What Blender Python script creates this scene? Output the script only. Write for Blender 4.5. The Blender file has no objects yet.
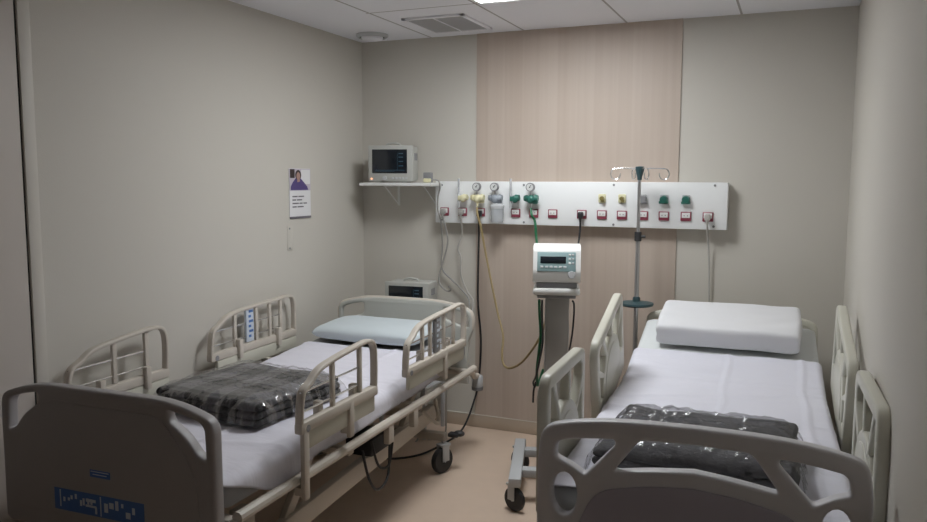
import bpy, bmesh, math, random
from mathutils import Vector, Matrix, noise
random.seed(7)
SC = bpy.context.scene
COL = SC.collection
PI = math.pi
R = math.radians

# ------------------------------------------------------------------ materials
MATS = {}
def mat(name, col, rough=0.5, metal=0.0, bump=0.0, bscale=60.0, var=0.0, vscale=4.0, spec=0.5, trans=0.0, emit=None, estr=0.0, coat=0.0):
    if name in MATS: return MATS[name]
    m = bpy.data.materials.new(name); m.use_nodes = True
    nt = m.node_tree; b = nt.nodes['Principled BSDF']
    b.inputs['Base Color'].default_value = (*col, 1)
    b.inputs['Roughness'].default_value = rough
    b.inputs['Metallic'].default_value = metal
    b.inputs['Specular IOR Level'].default_value = spec
    b.inputs['Transmission Weight'].default_value = trans
    b.inputs['Coat Weight'].default_value = coat
    if emit:
        b.inputs['Emission Color'].default_value = (*emit, 1); b.inputs['Emission Strength'].default_value = estr
    tc = nt.nodes.new('ShaderNodeTexCoord')
    if var > 0:
        n = nt.nodes.new('ShaderNodeTexNoise'); n.inputs['Scale'].default_value = vscale; n.inputs['Detail'].default_value = 4
        nt.links.new(tc.outputs['Object'], n.inputs['Vector'])
        mx = nt.nodes.new('ShaderNodeMix'); mx.data_type = 'RGBA'
        mx.inputs['A'].default_value = (*[c * (1 - var) for c in col], 1)
        mx.inputs['B'].default_value = (*[min(1, c * (1 + var)) for c in col], 1)
        nt.links.new(n.outputs['Fac'], mx.inputs['Factor']); nt.links.new(mx.outputs['Result'], b.inputs['Base Color'])
    if bump > 0:
        n = nt.nodes.new('ShaderNodeTexNoise'); n.inputs['Scale'].default_value = bscale; n.inputs['Detail'].default_value = 3
        nt.links.new(tc.outputs['Object'], n.inputs['Vector'])
        bp = nt.nodes.new('ShaderNodeBump'); bp.inputs['Strength'].default_value = bump; bp.inputs['Distance'].default_value = 0.01
        nt.links.new(n.outputs['Fac'], bp.inputs['Height']); nt.links.new(bp.outputs['Normal'], b.inputs['Normal'])
    MATS[name] = m
    return m

def M(nt, op, a, b=None, c=None):
    n = nt.nodes.new('ShaderNodeMath'); n.operation = op
    for i, x in enumerate((a, b, c)):
        if x is None: continue
        if isinstance(x, (int, float)): n.inputs[i].default_value = x
        else: nt.links.new(x, n.inputs[i])
    return n.outputs[0]

WALL = mat('vinyl_wall', (0.62, 0.588, 0.53), 0.62, bump=0.05, bscale=160, var=0.025, vscale=1.3, spec=0.3)
TRIMW = mat('wall_trim', (0.63, 0.595, 0.535), 0.5, var=0.02)
DOORM = mat('door_laminate', (0.55, 0.50, 0.455), 0.5, var=0.03, vscale=2)
GAP = mat('dark_gap', (0.03, 0.027, 0.025), 0.8, var=0.05)
GREYB = mat('dim_wall', (0.42, 0.40, 0.385), 0.6, var=0.03)
FLOOR = mat('vinyl_floor', (0.695, 0.545, 0.43), 0.36, var=0.06, vscale=9, spec=0.4)
BASEB = mat('cove_base', (0.52, 0.43, 0.34), 0.45, var=0.05, vscale=5)
CEILW = mat('ceiling_white', (0.90, 0.90, 0.945), 0.8, var=0.015)
WHITE = mat('white_enamel', (0.90, 0.91, 0.91), 0.35, var=0.01)
WHITEP = mat('white_plastic', (0.78, 0.78, 0.76), 0.4, var=0.02)
CREAM = mat('cream_bed_metal', (0.60, 0.545, 0.475), 0.42, var=0.03, vscale=6)
CREAMD = mat('cream_bed_beam', (0.47, 0.42, 0.36), 0.45, var=0.04, vscale=6)
CREAMP = mat('cream_bed_plastic', (0.60, 0.585, 0.50), 0.4, var=0.03, vscale=7)
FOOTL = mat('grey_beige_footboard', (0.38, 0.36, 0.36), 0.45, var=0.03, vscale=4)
FOOTR = mat('grey_footboard', (0.66, 0.65, 0.67), 0.36, var=0.03, vscale=4)
FOOTRP = mat('dark_footboard_panel', (0.44, 0.415, 0.485), 0.4, var=0.03, vscale=4)
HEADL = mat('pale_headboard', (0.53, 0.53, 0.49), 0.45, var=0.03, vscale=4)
METAL = mat('steel', (0.55, 0.55, 0.56), 0.3, metal=0.9, var=0.03)
CHROME = mat('chrome_rod', (0.78, 0.78, 0.78), 0.18, metal=0.9, var=0.02)
BLACK = mat('black_rubber', (0.03, 0.03, 0.032), 0.55, var=0.1)
BLACKC = mat('black_cable', (0.02, 0.02, 0.022), 0.45, var=0.05)
GREY = mat('mid_grey', (0.26, 0.26, 0.27), 0.45, var=0.04)
LGREY = mat('light_grey', (0.52, 0.53, 0.54), 0.45, var=0.03)
GCORD = mat('grey_cord', (0.34, 0.33, 0.31), 0.5, var=0.04)
WCORD = mat('white_cord', (0.47, 0.45, 0.42), 0.5, var=0.03)
YHOSE = mat('yellow_hose', (0.33, 0.25, 0.12), 0.4, var=0.08, vscale=20)
GHOSE = mat('green_hose', (0.015, 0.13, 0.055), 0.35, var=0.08, vscale=20)
YPLAST = mat('yellow_plastic', (0.74, 0.70, 0.46), 0.4, var=0.06, vscale=40)
GPLAST = mat('green_plastic', (0.03, 0.155, 0.12), 0.4, var=0.06, vscale=40)
GREYV = mat('grey_valve', (0.30, 0.33, 0.37), 0.35, var=0.05, vscale=40)
OLIVE = mat('olive_valve', (0.22, 0.18, 0.06), 0.4, var=0.06, vscale=40)
REDP = mat('crimson_plastic', (0.27, 0.05, 0.08), 0.4, var=0.05, vscale=40)
DIAL = mat('gauge_dial', (0.66, 0.67, 0.66), 0.4, var=0.02)
SCREEN = mat('dark_screen', (0.012, 0.016, 0.022), 0.15, var=0.2, spec=0.6)
TRACE = mat('screen_trace', (0.03, 0.08, 0.12), 0.4, var=0.02, emit=(0.10, 0.25, 0.40), estr=0.04)
LED = mat('orange_lamp', (0.9, 0.45, 0.25), 0.4, var=0.02, emit=(1.0, 0.45, 0.25), estr=1.2)
MONB = mat('monitor_grey', (0.47, 0.47, 0.44), 0.45, var=0.03)
TEAL = mat('teal_panel', (0.25, 0.36, 0.37), 0.4, var=0.03)
COLG = mat('column_grey', (0.44, 0.43, 0.42), 0.45, var=0.03)
DTEAL = mat('dark_teal_plastic', (0.035, 0.075, 0.085), 0.4, var=0.05)
BLUE = mat('blue_sticker', (0.07, 0.17, 0.45), 0.4, var=0.03)
PALEB = mat('pale_sticker', (0.60, 0.66, 0.74), 0.4, var=0.03)
PAPER = mat('poster_paper', (0.80, 0.79, 0.80), 0.6, var=0.01)
INK = mat('poster_ink', (0.16, 0.15, 0.17), 0.6, var=0.02)
PHOTOB = mat('poster_backdrop', (0.58, 0.53, 0.60), 0.6, var=0.05)
PURPLE = mat('poster_purple', (0.10, 0.07, 0.22), 0.6, var=0.1)
HAIR = mat('poster_hair', (0.05, 0.035, 0.035), 0.6, var=0.1)
SKIN = mat('poster_skin', (0.45, 0.28, 0.23), 0.6, var=0.05)
VENTG = mat('vent_grey', (0.50, 0.49, 0.50), 0.5, var=0.03)
VENTD = mat('vent_dark', (0.08, 0.08, 0.085), 0.7, var=0.05)
MATT = mat('mattress_cover', (0.71, 0.735, 0.735), 0.7, bump=0.12, bscale=14, var=0.02)
MATTL = mat('fitted_sheet', (0.36, 0.36, 0.37), 0.75, bump=0.15, bscale=14, var=0.03)
PILB = mat('pale_blue_pillowcase', (0.60, 0.66, 0.69), 0.75, bump=0.18, bscale=16, var=0.02)
PILW = mat('white_pillowcase', (0.78, 0.78, 0.80), 0.75, bump=0.08, bscale=10, var=0.01)
CLEAR = mat('clear_plastic_jar', (0.74, 0.77, 0.80), 0.15, var=0.01)
CLEAR.node_tree.nodes['Principled BSDF'].inputs['Alpha'].default_value = 0.38
DIFF = mat('lamp_diffuser', (0.9, 0.9, 0.9), 0.5, var=0.001, emit=(0.945, 0.978, 1.0), estr=26.5)

def sheet_mat(name, col):
    m = mat(name, col, 0.75, var=0.012, vscale=3)
    nt = m.node_tree; b = nt.nodes['Principled BSDF']
    tc = nt.nodes.new('ShaderNodeTexCoord')
    mp = nt.nodes.new('ShaderNodeMapping'); mp.inputs['Scale'].default_value = (2.2, 5.5, 3)
    mp.inputs['Rotation'].default_value = (0, 0, 0.25)
    nt.links.new(tc.outputs['Object'], mp.inputs['Vector'])
    n = nt.nodes.new('ShaderNodeTexNoise'); n.inputs['Scale'].default_value = 2.2; n.inputs['Detail'].default_value = 5; n.inputs['Distortion'].default_value = 0.6
    nt.links.new(mp.outputs[0], n.inputs['Vector'])
    bp = nt.nodes.new('ShaderNodeBump'); bp.inputs['Strength'].default_value = 0.35; bp.inputs['Distance'].default_value = 0.02
    nt.links.new(n.outputs['Fac'], bp.inputs['Height']); nt.links.new(bp.outputs['Normal'], b.inputs['Normal'])
    return m
SHEETR = sheet_mat('white_sheet', (0.75, 0.745, 0.82))
SHEETL = sheet_mat('white_sheet_warm', (0.745, 0.73, 0.80))

def wood_mat():
    m = mat('pale_wood_laminate', (0.55, 0.43, 0.35), 0.45, spec=0.35)
    nt = m.node_tree; b = nt.nodes['Principled BSDF']; L = nt.links.new
    tc = nt.nodes.new('ShaderNodeTexCoord')
    mp = nt.nodes.new('ShaderNodeMapping'); mp.inputs['Scale'].default_value = (30, 30, 0.4)
    L(tc.outputs['Object'], mp.inputs['Vector'])
    n = nt.nodes.new('ShaderNodeTexNoise'); n.inputs['Scale'].default_value = 1.0; n.inputs['Detail'].default_value = 6; n.inputs['Roughness'].default_value = 0.65
    L(mp.outputs[0], n.inputs['Vector'])
    sx = nt.nodes.new('ShaderNodeSeparateXYZ'); L(tc.outputs['Object'], sx.inputs[0])
    st = M(nt, 'FLOOR', M(nt, 'MULTIPLY', sx.outputs[0], 9.0))
    wn = nt.nodes.new('ShaderNodeTexWhiteNoise'); wn.noise_dimensions = '1D'; L(st, wn.inputs['W'])
    f = M(nt, 'ADD', M(nt, 'MULTIPLY', n.outputs['Fac'], 0.75), M(nt, 'MULTIPLY', wn.outputs['Value'], 0.22))
    cr = nt.nodes.new('ShaderNodeValToRGB')
    cr.color_ramp.elements[0].position = 0.2; cr.color_ramp.elements[0].color = (0.50, 0.408, 0.34, 1)
    cr.color_ramp.elements[1].position = 0.8; cr.color_ramp.elements[1].color = (0.59, 0.503, 0.435, 1)
    L(f, cr.inputs[0]); L(cr.outputs[0], b.inputs['Base Color'])
    return m
WOOD = wood_mat()

def plaid_mat(name, k):
    m = mat(name, (0.08, 0.08, 0.085), 0.9, spec=0.2)
    nt = m.node_tree; b = nt.nodes['Principled BSDF']; L = nt.links.new
    tc = nt.nodes.new('ShaderNodeTexCoord'); sx = nt.nodes.new('ShaderNodeSeparateXYZ'); L(tc.outputs['Object'], sx.inputs[0])
    def band(o, fr, ph):
        s = M(nt, 'SINE', M(nt, 'MULTIPLY_ADD', o, fr, ph))
        return M(nt, 'MULTIPLY_ADD', M(nt, 'GREATER_THAN', s, 0.15), 0.5, M(nt, 'MULTIPLY', M(nt, 'GREATER_THAN', M(nt, 'SINE', M(nt, 'MULTIPLY_ADD', o, fr * 3, ph)), 0.8), 0.2))
    f = M(nt, 'ADD', band(sx.outputs[0], 34, 0.4), band(sx.outputs[1], 34, 1.2))
    n = nt.nodes.new('ShaderNodeTexNoise'); n.inputs['Scale'].default_value = 60; n.inputs['Detail'].default_value = 4
    L(tc.outputs['Object'], n.inputs['Vector'])
    f = M(nt, 'ADD', M(nt, 'MULTIPLY', f, 0.6), M(nt, 'MULTIPLY', n.outputs['Fac'], 0.35))
    cr = nt.nodes.new('ShaderNodeValToRGB')
    cr.color_ramp.elements[0].position = 0.1; cr.color_ramp.elements[0].color = (0.026 * k, 0.025 * k, 0.027 * k, 1)
    cr.color_ramp.elements[1].position = 0.9; cr.color_ramp.elements[1].color = (0.34 * k, 0.33 * k, 0.335 * k, 1)
    L(f, cr.inputs[0]); L(cr.outputs[0], b.inputs['Base Color'])
    bp = nt.nodes.new('ShaderNodeBump'); bp.inputs['Strength'].default_value = 0.5; bp.inputs['Distance'].default_value = 0.006
    L(n.outputs['Fac'], bp.inputs['Height']); L(bp.outputs['Normal'], b.inputs['Normal'])
    return m
PLAID = plaid_mat('grey_plaid_fleece', 0.68)

def bag_mat(k):
    m = bpy.data.materials.new('clear_bag'); m.use_nodes = True
    nt = m.node_tree; nt.nodes.clear(); L = nt.links.new
    out = nt.nodes.new('ShaderNodeOutputMaterial'); tr = nt.nodes.new('ShaderNodeBsdfTransparent'); gl = nt.nodes.new('ShaderNodeBsdfGlossy')
    tr.inputs[0].default_value = (0.95, 0.95, 0.96, 1); gl.inputs['Roughness'].default_value = 0.14
    mx = nt.nodes.new('ShaderNodeMixShader'); lw = nt.nodes.new('ShaderNodeLayerWeight'); lw.inputs['Blend'].default_value = 0.25
    tc = nt.nodes.new('ShaderNodeTexCoord')
    n = nt.nodes.new('ShaderNodeTexNoise'); n.inputs['Scale'].default_value = 7; n.inputs['Detail'].default_value = 5; n.inputs['Distortion'].default_value = 0.8
    L(tc.outputs['Object'], n.inputs['Vector'])
    bp = nt.nodes.new('ShaderNodeBump'); bp.inputs['Strength'].default_value = 0.6; bp.inputs['Distance'].default_value = 0.06 * k
    L(n.outputs['Fac'], bp.inputs['Height'])
    L(bp.outputs['Normal'], gl.inputs['Normal']); L(bp.outputs['Normal'], lw.inputs['Normal'])
    f = M(nt, 'MULTIPLY_ADD', lw.outputs['Fresnel'], k, 0.03)
    L(f, mx.inputs[0]); L(tr.outputs[0], mx.inputs[1]); L(gl.outputs[0], mx.inputs[2]); L(mx.outputs[0], out.inputs[0])
    return m
BAG = bag_mat(0.22)
BAGR = bag_mat(0.5)
FLEECE = mat('charcoal_fleece', (0.14, 0.138, 0.142), 0.95, bump=0.5, bscale=70, var=0.3, vscale=7, spec=0.2)

def ceil_mat():
    m = mat('ceiling_tiles', (0.90, 0.90, 0.945), 0.85, spec=0.2)
    nt = m.node_tree; b = nt.nodes['Principled BSDF']; L = nt.links.new
    tc = nt.nodes.new('ShaderNodeTexCoord'); sx = nt.nodes.new('ShaderNodeSeparateXYZ'); L(tc.outputs['Object'], sx.inputs[0])
    def line(o, off, pitch):
        t = M(nt, 'FRACT', M(nt, 'DIVIDE', M(nt, 'SUBTRACT', o, off), pitch))
        d = M(nt, 'MULTIPLY', M(nt, 'MINIMUM', t, M(nt, 'SUBTRACT', 1.0, t)), pitch)
        return M(nt, 'LESS_THAN', d, 0.006)
    lx = line(sx.outputs[0], -2.17, 0.62)
    ly = line(sx.outputs[1], -0.785, 1.24)
    inside = M(nt, 'GREATER_THAN', sx.outputs[0], -2.19)
    f = M(nt, 'MULTIPLY', M(nt, 'MAXIMUM', lx, ly), inside)
    mx = nt.nodes.new('ShaderNodeMix'); mx.data_type = 'RGBA'
    mx.inputs['A'].default_value = (0.90, 0.90, 0.945, 1); mx.inputs['B'].default_value = (0.46, 0.44, 0.44, 1)
    L(f, mx.inputs['Factor']); L(mx.outputs['Result'], b.inputs['Base Color'])
    return m
CEIL = ceil_mat()

# ------------------------------------------------------------------ mesh helpers
def link(o, parent=None):
    COL.objects.link(o)
    if parent: o.parent = parent
    return o
def tag(o, label=None, cat=None, group=None, kind=None):
    if label: o['label'] = label
    if cat: o['category'] = cat
    if group: o['group'] = group
    if kind: o['kind'] = kind
    return o
def thing(name, label, cat, loc=(0, 0, 0), rz=0, group=None):
    o = bpy.data.objects.new(name, None); link(o)
    o.location = loc; o.rotation_euler = (0, 0, rz); o.empty_display_size = 0.05
    return tag(o, label, cat, group)

class MB:
    def __init__(s): s.bm = bmesh.new(); s.mi = 0
    def _fin(s, verts, mi=None):
        fs = set()
        for v in verts: fs.update(v.link_faces)
        for f in fs: f.material_index = s.mi if mi is None else mi
        return verts
    def box(s, c, d, bev=0.0, seg=2, rot=None, mi=None):
        r = bmesh.ops.create_cube(s.bm, size=1.0); vs = r['verts']
        for v in vs: v.co = Vector((v.co.x * d[0], v.co.y * d[1], v.co.z * d[2]))
        if bev > 0:
            es = set()
            for v in vs: es.update(v.link_edges)
            rr = bmesh.ops.bevel(s.bm, geom=list(es), offset=min(bev, min(d) * 0.49), segments=seg, affect='EDGES', profile=0.5)
            vs = list({v for f in rr['faces'] for v in f.verts} | {v for v in vs if v.is_valid})
        mt = Matrix.Translation(Vector(c)) @ (rot.to_4x4() if rot else Matrix.Identity(4))
        for v in vs: v.co = mt @ v.co
        return s._fin(vs, mi)
    def cyl(s, a, b, r, r2=None, seg=16, mi=None):
        a = Vector(a); b = Vector(b); d = b - a
        res = bmesh.ops.create_cone(s.bm, cap_ends=True, segments=seg, radius1=r, radius2=r if r2 is None else r2, depth=d.length)
        mt = Matrix.Translation((a + b) / 2) @ Vector((0, 0, 1)).rotation_difference(d.normalized()).to_matrix().to_4x4()
        for v in res['verts']: v.co = mt @ v.co
        return s._fin(res['verts'], mi)
    def sphere(s, c, r, sc=(1, 1, 1), mi=None):
        res = bmesh.ops.create_uvsphere(s.bm, u_segments=16, v_segments=10, radius=r)
        for v in res['verts']: v.co = Vector((v.co.x * sc[0], v.co.y * sc[1], v.co.z * sc[2])) + Vector(c)
        return s._fin(res['verts'], mi)
    def tube(s, pts, r, seg=10, mi=None, closed=False):
        pts = [Vector(p) for p in pts]; rings = []; n = len(pts); prev = None
        for i, p in enumerate(pts):
            if closed: t = pts[(i + 1) % n] - pts[i - 1]
            else: t = pts[min(i + 1, n - 1)] - pts[max(i - 1, 0)]
            t.normalize()
            if prev is None:
                x = t.cross(Vector((0, 0, 1)))
                if x.length < 1e-3: x = t.cross(Vector((1, 0, 0)))
                x.normalize()
            else:
                x = prev - t * prev.dot(t); x.normalize()
            prev = x; y = t.cross(x)
            rings.append([s.bm.verts.new(p + (x * math.cos(2 * PI * k / seg) + y * math.sin(2 * PI * k / seg)) * r) for k in range(seg)])
        s._stitch(rings, closed, mi)
    def sweep(s, pts, prof, side, mi=None):
        # planar path; prof = list of (a along side vector, b along in-plane normal)
        side = Vector(side).normalized(); pts = [Vector(p) for p in pts]; n = len(pts); rings = []
        for i, p in enumerate(pts):
            t = (pts[min(i + 1, n - 1)] - pts[max(i - 1, 0)]).normalized(); nn = side.cross(t).normalized()
            rings.append([s.bm.verts.new(p + side * a + nn * b) for a, b in prof])
        s._stitch(rings, False, mi)
    def _stitch(s, rings, closed, mi):
        mi = s.mi if mi is None else mi
        k = len(rings[0]); n = len(rings)
        for i in range(n if closed else n - 1):
            A, B = rings[i], rings[(i + 1) % n]
            for j in range(k):
                f = s.bm.faces.new((A[j], A[(j + 1) % k], B[(j + 1) % k], B[j])); f.material_index = mi
        if not closed:
            for rg in (rings[0], rings[-1]):
                try: f = s.bm.faces.new(rg); f.material_index = mi
                except ValueError: pass
    def lathe(s, prof, c=(0, 0, 0), axis=(0, 0, 1), seg=24, mi=None):
        q = Vector((0, 0, 1)).rotation_difference(Vector(axis).normalized()); c = Vector(c); rings = []
        for r, z in prof:
            rings.append([s.bm.verts.new(c + q @ Vector((max(r, 1e-4) * math.cos(2 * PI * k / seg), max(r, 1e-4) * math.sin(2 * PI * k / seg), z))) for k in range(seg)])
        s._stitch(rings, False, mi)
    def grid(s, fn, nu, nv, mi=None):
        g = [[s.bm.verts.new(fn(i / nu, j / nv)) for j in range(nv + 1)] for i in range(nu + 1)]
        for i in range(nu):
            for j in range(nv):
                f = s.bm.faces.new((g[i][j], g[i + 1][j], g[i + 1][j + 1], g[i][j + 1])); f.material_index = s.mi if mi is None else mi
        return g
    def obj(s, name, mats, parent=None, smooth=True, ang=35):
        bmesh.ops.recalc_face_normals(s.bm, faces=s.bm.faces)
        me = bpy.data.meshes.new(name)
        if smooth:
            for f in s.bm.faces: f.smooth = True
            for e in s.bm.edges:
                if len(e.link_faces) == 2 and e.calc_face_angle(0) > R(ang): e.smooth = False
        s.bm.to_mesh(me); s.bm.free()
        for m in (mats if isinstance(mats, (list, tuple)) else [mats]): me.materials.append(m)
        return link(bpy.data.objects.new(name, me), parent)

def catmull(P, n=6, closed=False):
    P = [Vector(p) for p in P]; out = []; k = len(P)
    for i in range(k if closed else k - 1):
        if closed: a, b, c, d = P[i - 1], P[i], P[(i + 1) % k], P[(i + 2) % k]
        else: a, b, c, d = P[max(i - 1, 0)], P[i], P[i + 1], P[min(i + 2, k - 1)]
        for j in range(n):
            t = j / n
            out.append(0.5 * ((2 * b) + (c - a) * t + (2 * a - 5 * b + 4 * c - d) * t * t + (3 * b - a - 3 * c + d) * t ** 3))
    if not closed: out.append(P[-1])
    return out
def rpoly(pts, seg=5):
    # (x, y[, r]) polygon with rounded corners
    out = []; n = len(pts)
    for i, q in enumerate(pts):
        p = Vector(q[:2]); r = q[2] if len(q) > 2 else 0
        if r <= 0: out.append(p); continue
        a = Vector(pts[i - 1][:2]) - p; b = Vector(pts[(i + 1) % n][:2]) - p
        l = min(r, a.length * 0.48, b.length * 0.48); A = p + a.normalized() * l; B = p + b.normalized() * l
        for k in range(seg + 1):
            t = k / seg; out.append(A * (1 - t) ** 2 + p * 2 * t * (1 - t) + B * t * t)
    return out
def mirror(half):
    # half outline from top centre clockwise to the bottom right -> full closed outline
    return half + [(-p[0], *p[1:]) for p in reversed(half) if abs(p[0]) > 1e-6]
def plate(name, outer, holes, thick, bev, mats, parent, frame):
    """a panel with cut-outs: 2-D outline extruded; frame(x, y, z) maps it to the parent's space"""
    cu = bpy.data.curves.new('outline', 'CURVE'); cu.dimensions = '2D'; cu.fill_mode = 'BOTH'
    cu.extrude = max(thick / 2 - bev, 0.0005); cu.bevel_depth = bev; cu.bevel_resolution = 2; cu.offset = -bev
    for pl in [outer] + holes:
        sp = cu.splines.new('POLY'); sp.points.add(len(pl) - 1); sp.use_cyclic_u = True
        for q, p in zip(sp.points, pl): q.co = (p[0], p[1], 0, 1)
    tmp = bpy.data.objects.new('outline', cu); me = bpy.data.meshes.new_from_object(tmp)
    bpy.data.objects.remove(tmp); bpy.data.curves.remove(cu)
    bm = bmesh.new(); bm.from_mesh(me); bmesh.ops.remove_doubles(bm, verts=bm.verts, dist=1e-5)
    for v in bm.verts: v.co = Vector(frame(*v.co))
    bmesh.ops.recalc_face_normals(bm, faces=bm.faces)
    for f in bm.faces: f.smooth = True; f.material_index = 0
    for e in bm.edges:
        if len(e.link_faces) == 2 and e.calc_face_angle(0) > R(40): e.smooth = False
    bm.to_mesh(me); bm.free(); me.materials.clear(); me.name = name
    for m in (mats if isinstance(mats, (list, tuple)) else [mats]): me.materials.append(m)
    return link(bpy.data.objects.new(name, me), parent)
def simple(name, c, d, m, parent=None, bev=0.004, rot=None):
    b = MB(); b.box(c, d, bev, rot=rot); return b.obj(name, m, parent)
def arc(cx, cy, r, a0, a1, n=8):
    return [(cx + r * math.cos(R(a0 + (a1 - a0) * k / n)), cy + r * math.sin(R(a0 + (a1 - a0) * k / n))) for k in range(n + 1)]
def copy_tree(o, parent=None):
    c = o.copy(); COL.objects.link(c); c.parent = parent
    for ch in list(o.children): copy_tree(ch, c)
    return c

# ------------------------------------------------------------------ the room
XL, XR, YB, YF, H = -2.676, 0.260, 0.0, -6.6, 2.494
def struct(name, c, d, m, bev=0.0, label=None):
    o = simple(name, c, d, m, None, bev); o['kind'] = 'structure'
    if label: o['label'] = label
    return o
cx, cy = (XL + XR) / 2, (YF + YB) / 2
struct('floor', (cx, cy, -0.05), (XR - XL + 0.4, YB - YF + 0.4, 0.1), FLOOR, label='pinkish beige vinyl floor')
cb = MB(); cb.box((cx, cy, H + 0.05), (XR - XL + 0.4, YB - YF + 0.4, 0.1))
o = cb.obj('ceiling', CEIL); tag(o, 'white panelled ceiling', kind='structure')
struct('wall_left', (XL - 0.05, cy, H / 2), (0.1, YB - YF + 0.2, H), WALL, label='long beige wall beside the left bed')
struct('wall_back', (cx, YB + 0.05, H / 2), (XR - XL, 0.1, H), WALL, label='beige end wall behind the beds')
struct('wall_right', (XR + 0.05, cy, H / 2), (0.1, YB - YF + 0.2, H), WALL, label='beige wall beside the right bed')
struct('wall_front', (cx, YF - 0.05, H / 2), (XR - XL, 0.1, H), GREYB, label='greyish wall opposite the headwall')
# pale wood laminate strip from ceiling to base
struct('trim_1', ((-1.854 - 0.617) / 2, -0.004, (H + 0.08) / 2), (1.237, 0.008, H - 0.08), WOOD, label='pale wood laminate panel behind the headwall')
for nm, c, d in (('baseboard_back', (cx, -0.006, 0.04), (XR - XL, 0.012, 0.08)),
                 ('baseboard_left', (XL + 0.006, cy + 1.5, 0.04), (0.012, 2.4, 0.08)),
                 ('baseboard_right', (XR - 0.006, cy, 0.04), (0.012, YB - YF, 0.08))):
    struct(nm, c, d, BASEB, 0.003, 'beige cove base along the wall')
struct('trim_2', (cx, -0.007, 0.0825), (XR - XL, 0.014, 0.005), TRIMW, 0.001, 'pale edge strip on the cove base')
# full-height sliding door at the near left with its jamb strip
struct('trim_3', (XL + 0.007, -2.487, H / 2), (0.014, 0.052, H), TRIMW, 0.003, 'pale jamb strip beside the sliding door')
struct('trim_4', (XL + 0.002, -2.5175, H / 2), (0.004, 0.009, H), GAP, 0, 'dark gap beside the sliding door')
struct('door_1', (XL + 0.006, -3.05, H / 2), (0.012, 1.05, H - 0.01), DOORM, 0.002, 'full-height beige-brown door panel')

# ceiling lamp
LT = thing('ceiling_light', 'bright square recessed ceiling lamp panel', 'ceiling lamp', (-1.215, -1.115, H))
b = MB()
for c, d in (((-0.3, 0, -0.004), (0.02, 0.62, 0.012)), ((0.3, 0, -0.004), (0.02, 0.62, 0.012)), ((0, -0.3, -0.004), (0.62, 0.02, 0.012)), ((0, 0.3, -0.004), (0.62, 0.02, 0.012))):
    b.box(c, d, 0.002)
b.obj('frame', WHITE, LT)
simple('diffuser', (0, 0, -0.003), (0.58, 0.58, 0.006), DIFF, LT, 0)

# ceiling air grille
VT = thing('ceiling_vent', 'grey rectangular louvred air grille in the ceiling', 'air vent', (-1.885, -0.375, H))
b = MB()
for c, d in (((-0.205, 0, -0.005), (0.03, 0.48, 0.01)), ((0.205, 0, -0.005), (0.03, 0.48, 0.01)), ((0, -0.225, -0.005), (0.44, 0.03, 0.01)), ((0, 0.225, -0.005), (0.44, 0.03, 0.01)), ((0, 0, -0.007), (0.012, 0.44, 0.01))):
    b.box(c, d, 0.002)
b.obj('frame', CEILW, VT)
simple('backing', (0, 0, -0.001), (0.4, 0.44, 0.002), VENTD, VT, 0)
b = MB()
for k in range(21): b.box((0, -0.21 + k * 0.021, -0.006), (0.385, 0.0145, 0.0018), rot=Matrix.Rotation(R(-38), 3, 'X'))
b.obj('louvre', VENTG, VT)
VT.scale = (0.86, 0.92, 1)
# round ceiling diffuser
DT = thing('ceiling_diffuser', 'round grey ringed disc on the ceiling near the left wall', 'ceiling diffuser', (-2.47, -0.225, H))
b = MB(); b.lathe([(0.0, 0), (0.1, 0), (0.1, -0.01), (0.085, -0.022), (0.078, -0.014), (0.0, -0.014)]); b.obj('rim', LGREY, DT)
b = MB(); b.lathe([(0.0, -0.012), (0.068, -0.012), (0.066, -0.026), (0.05, -0.034), (0.0, -0.036)]); b.obj('disc', CEILW, DT)
b = MB(); b.lathe([(0.069, -0.013), (0.078, -0.013), (0.078, -0.0155), (0.069, -0.0155)]); b.obj('slot', VENTD, DT)

# poster on the left wall (local: x = towards the back wall, z up, thickness +y -> room)
PO = thing('poster', 'small white poster with photograph of a person in purple on the left wall', 'poster', (XL, -0.735, 1.37), R(90))
b = MB(); b.box((0, -0.003, 0.145), (0.21, 0.004, 0.29)); b.obj('sheet', PAPER, PO)
b = MB()
b.mi = 0; b.box((0, -0.0058, 0.225), (0.208, 0.0012, 0.126))
def flat(pts, y, mi):
    vs = [b.bm.verts.new((p[0], y, p[1])) for p in pts]; f = b.bm.faces.new(vs); f.material_index = mi
flat([(0.0, 0.2), (0.1, 0.2), (0.1, 0.284), (0.01, 0.284)], -0.0066, 4)
flat([(-0.095 + p[0], p[1]) for p in [(0, 0.165), (0.175, 0.165), (0.165, 0.185), (0.125, 0.215), (0.1, 0.232), (0.05, 0.234), (0.02, 0.21), (0.0, 0.185)]], -0.0070, 1)
flat([(-0.1, 0.235), (-0.055, 0.235), (-0.055, 0.286), (-0.1, 0.286)], -0.0070, 2)
flat(arc(-0.02, 0.252, 0.030, 0, 360, 14)[:-1], -0.0072, 2)
flat([(p[0] * 0.8 - 0.004, p[1]) for p in arc(-0.02, 0.246, 0.023, 0, 360, 14)[:-1]], -0.0076, 3)
flat([(-0.032, 0.236), (-0.008, 0.236), (-0.004, 0.215), (-0.03, 0.21)], -0.0075, 3)
b.obj('photograph', [PHOTOB, PURPLE, HAIR, SKIN, PAPER], PO, smooth=False)
b = MB()
for r, (x0, ws) in enumerate(((-0.078, (0.05, 0.055)), (-0.078, (0.035, 0.05)), (-0.078, (0.06, 0.03, 0.035)), (-0.078, (0.04, 0.06)))):
    x = x0
    for w in ws: b.box((x + w / 2, -0.0056, 0.128 - r * 0.02), (w, 0.0012, 0.007)); x += w + 0.009
b.obj('text', INK, PO)
simple('bottom_strip', (0, -0.005, 0.006), (0.21, 0.006, 0.012), INK, PO, 0.001)
WP = thing('wall_plate', 'narrow clear holder plate screwed below the poster', 'wall plate', (XL, -0.84, 1.19), R(90))
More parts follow.
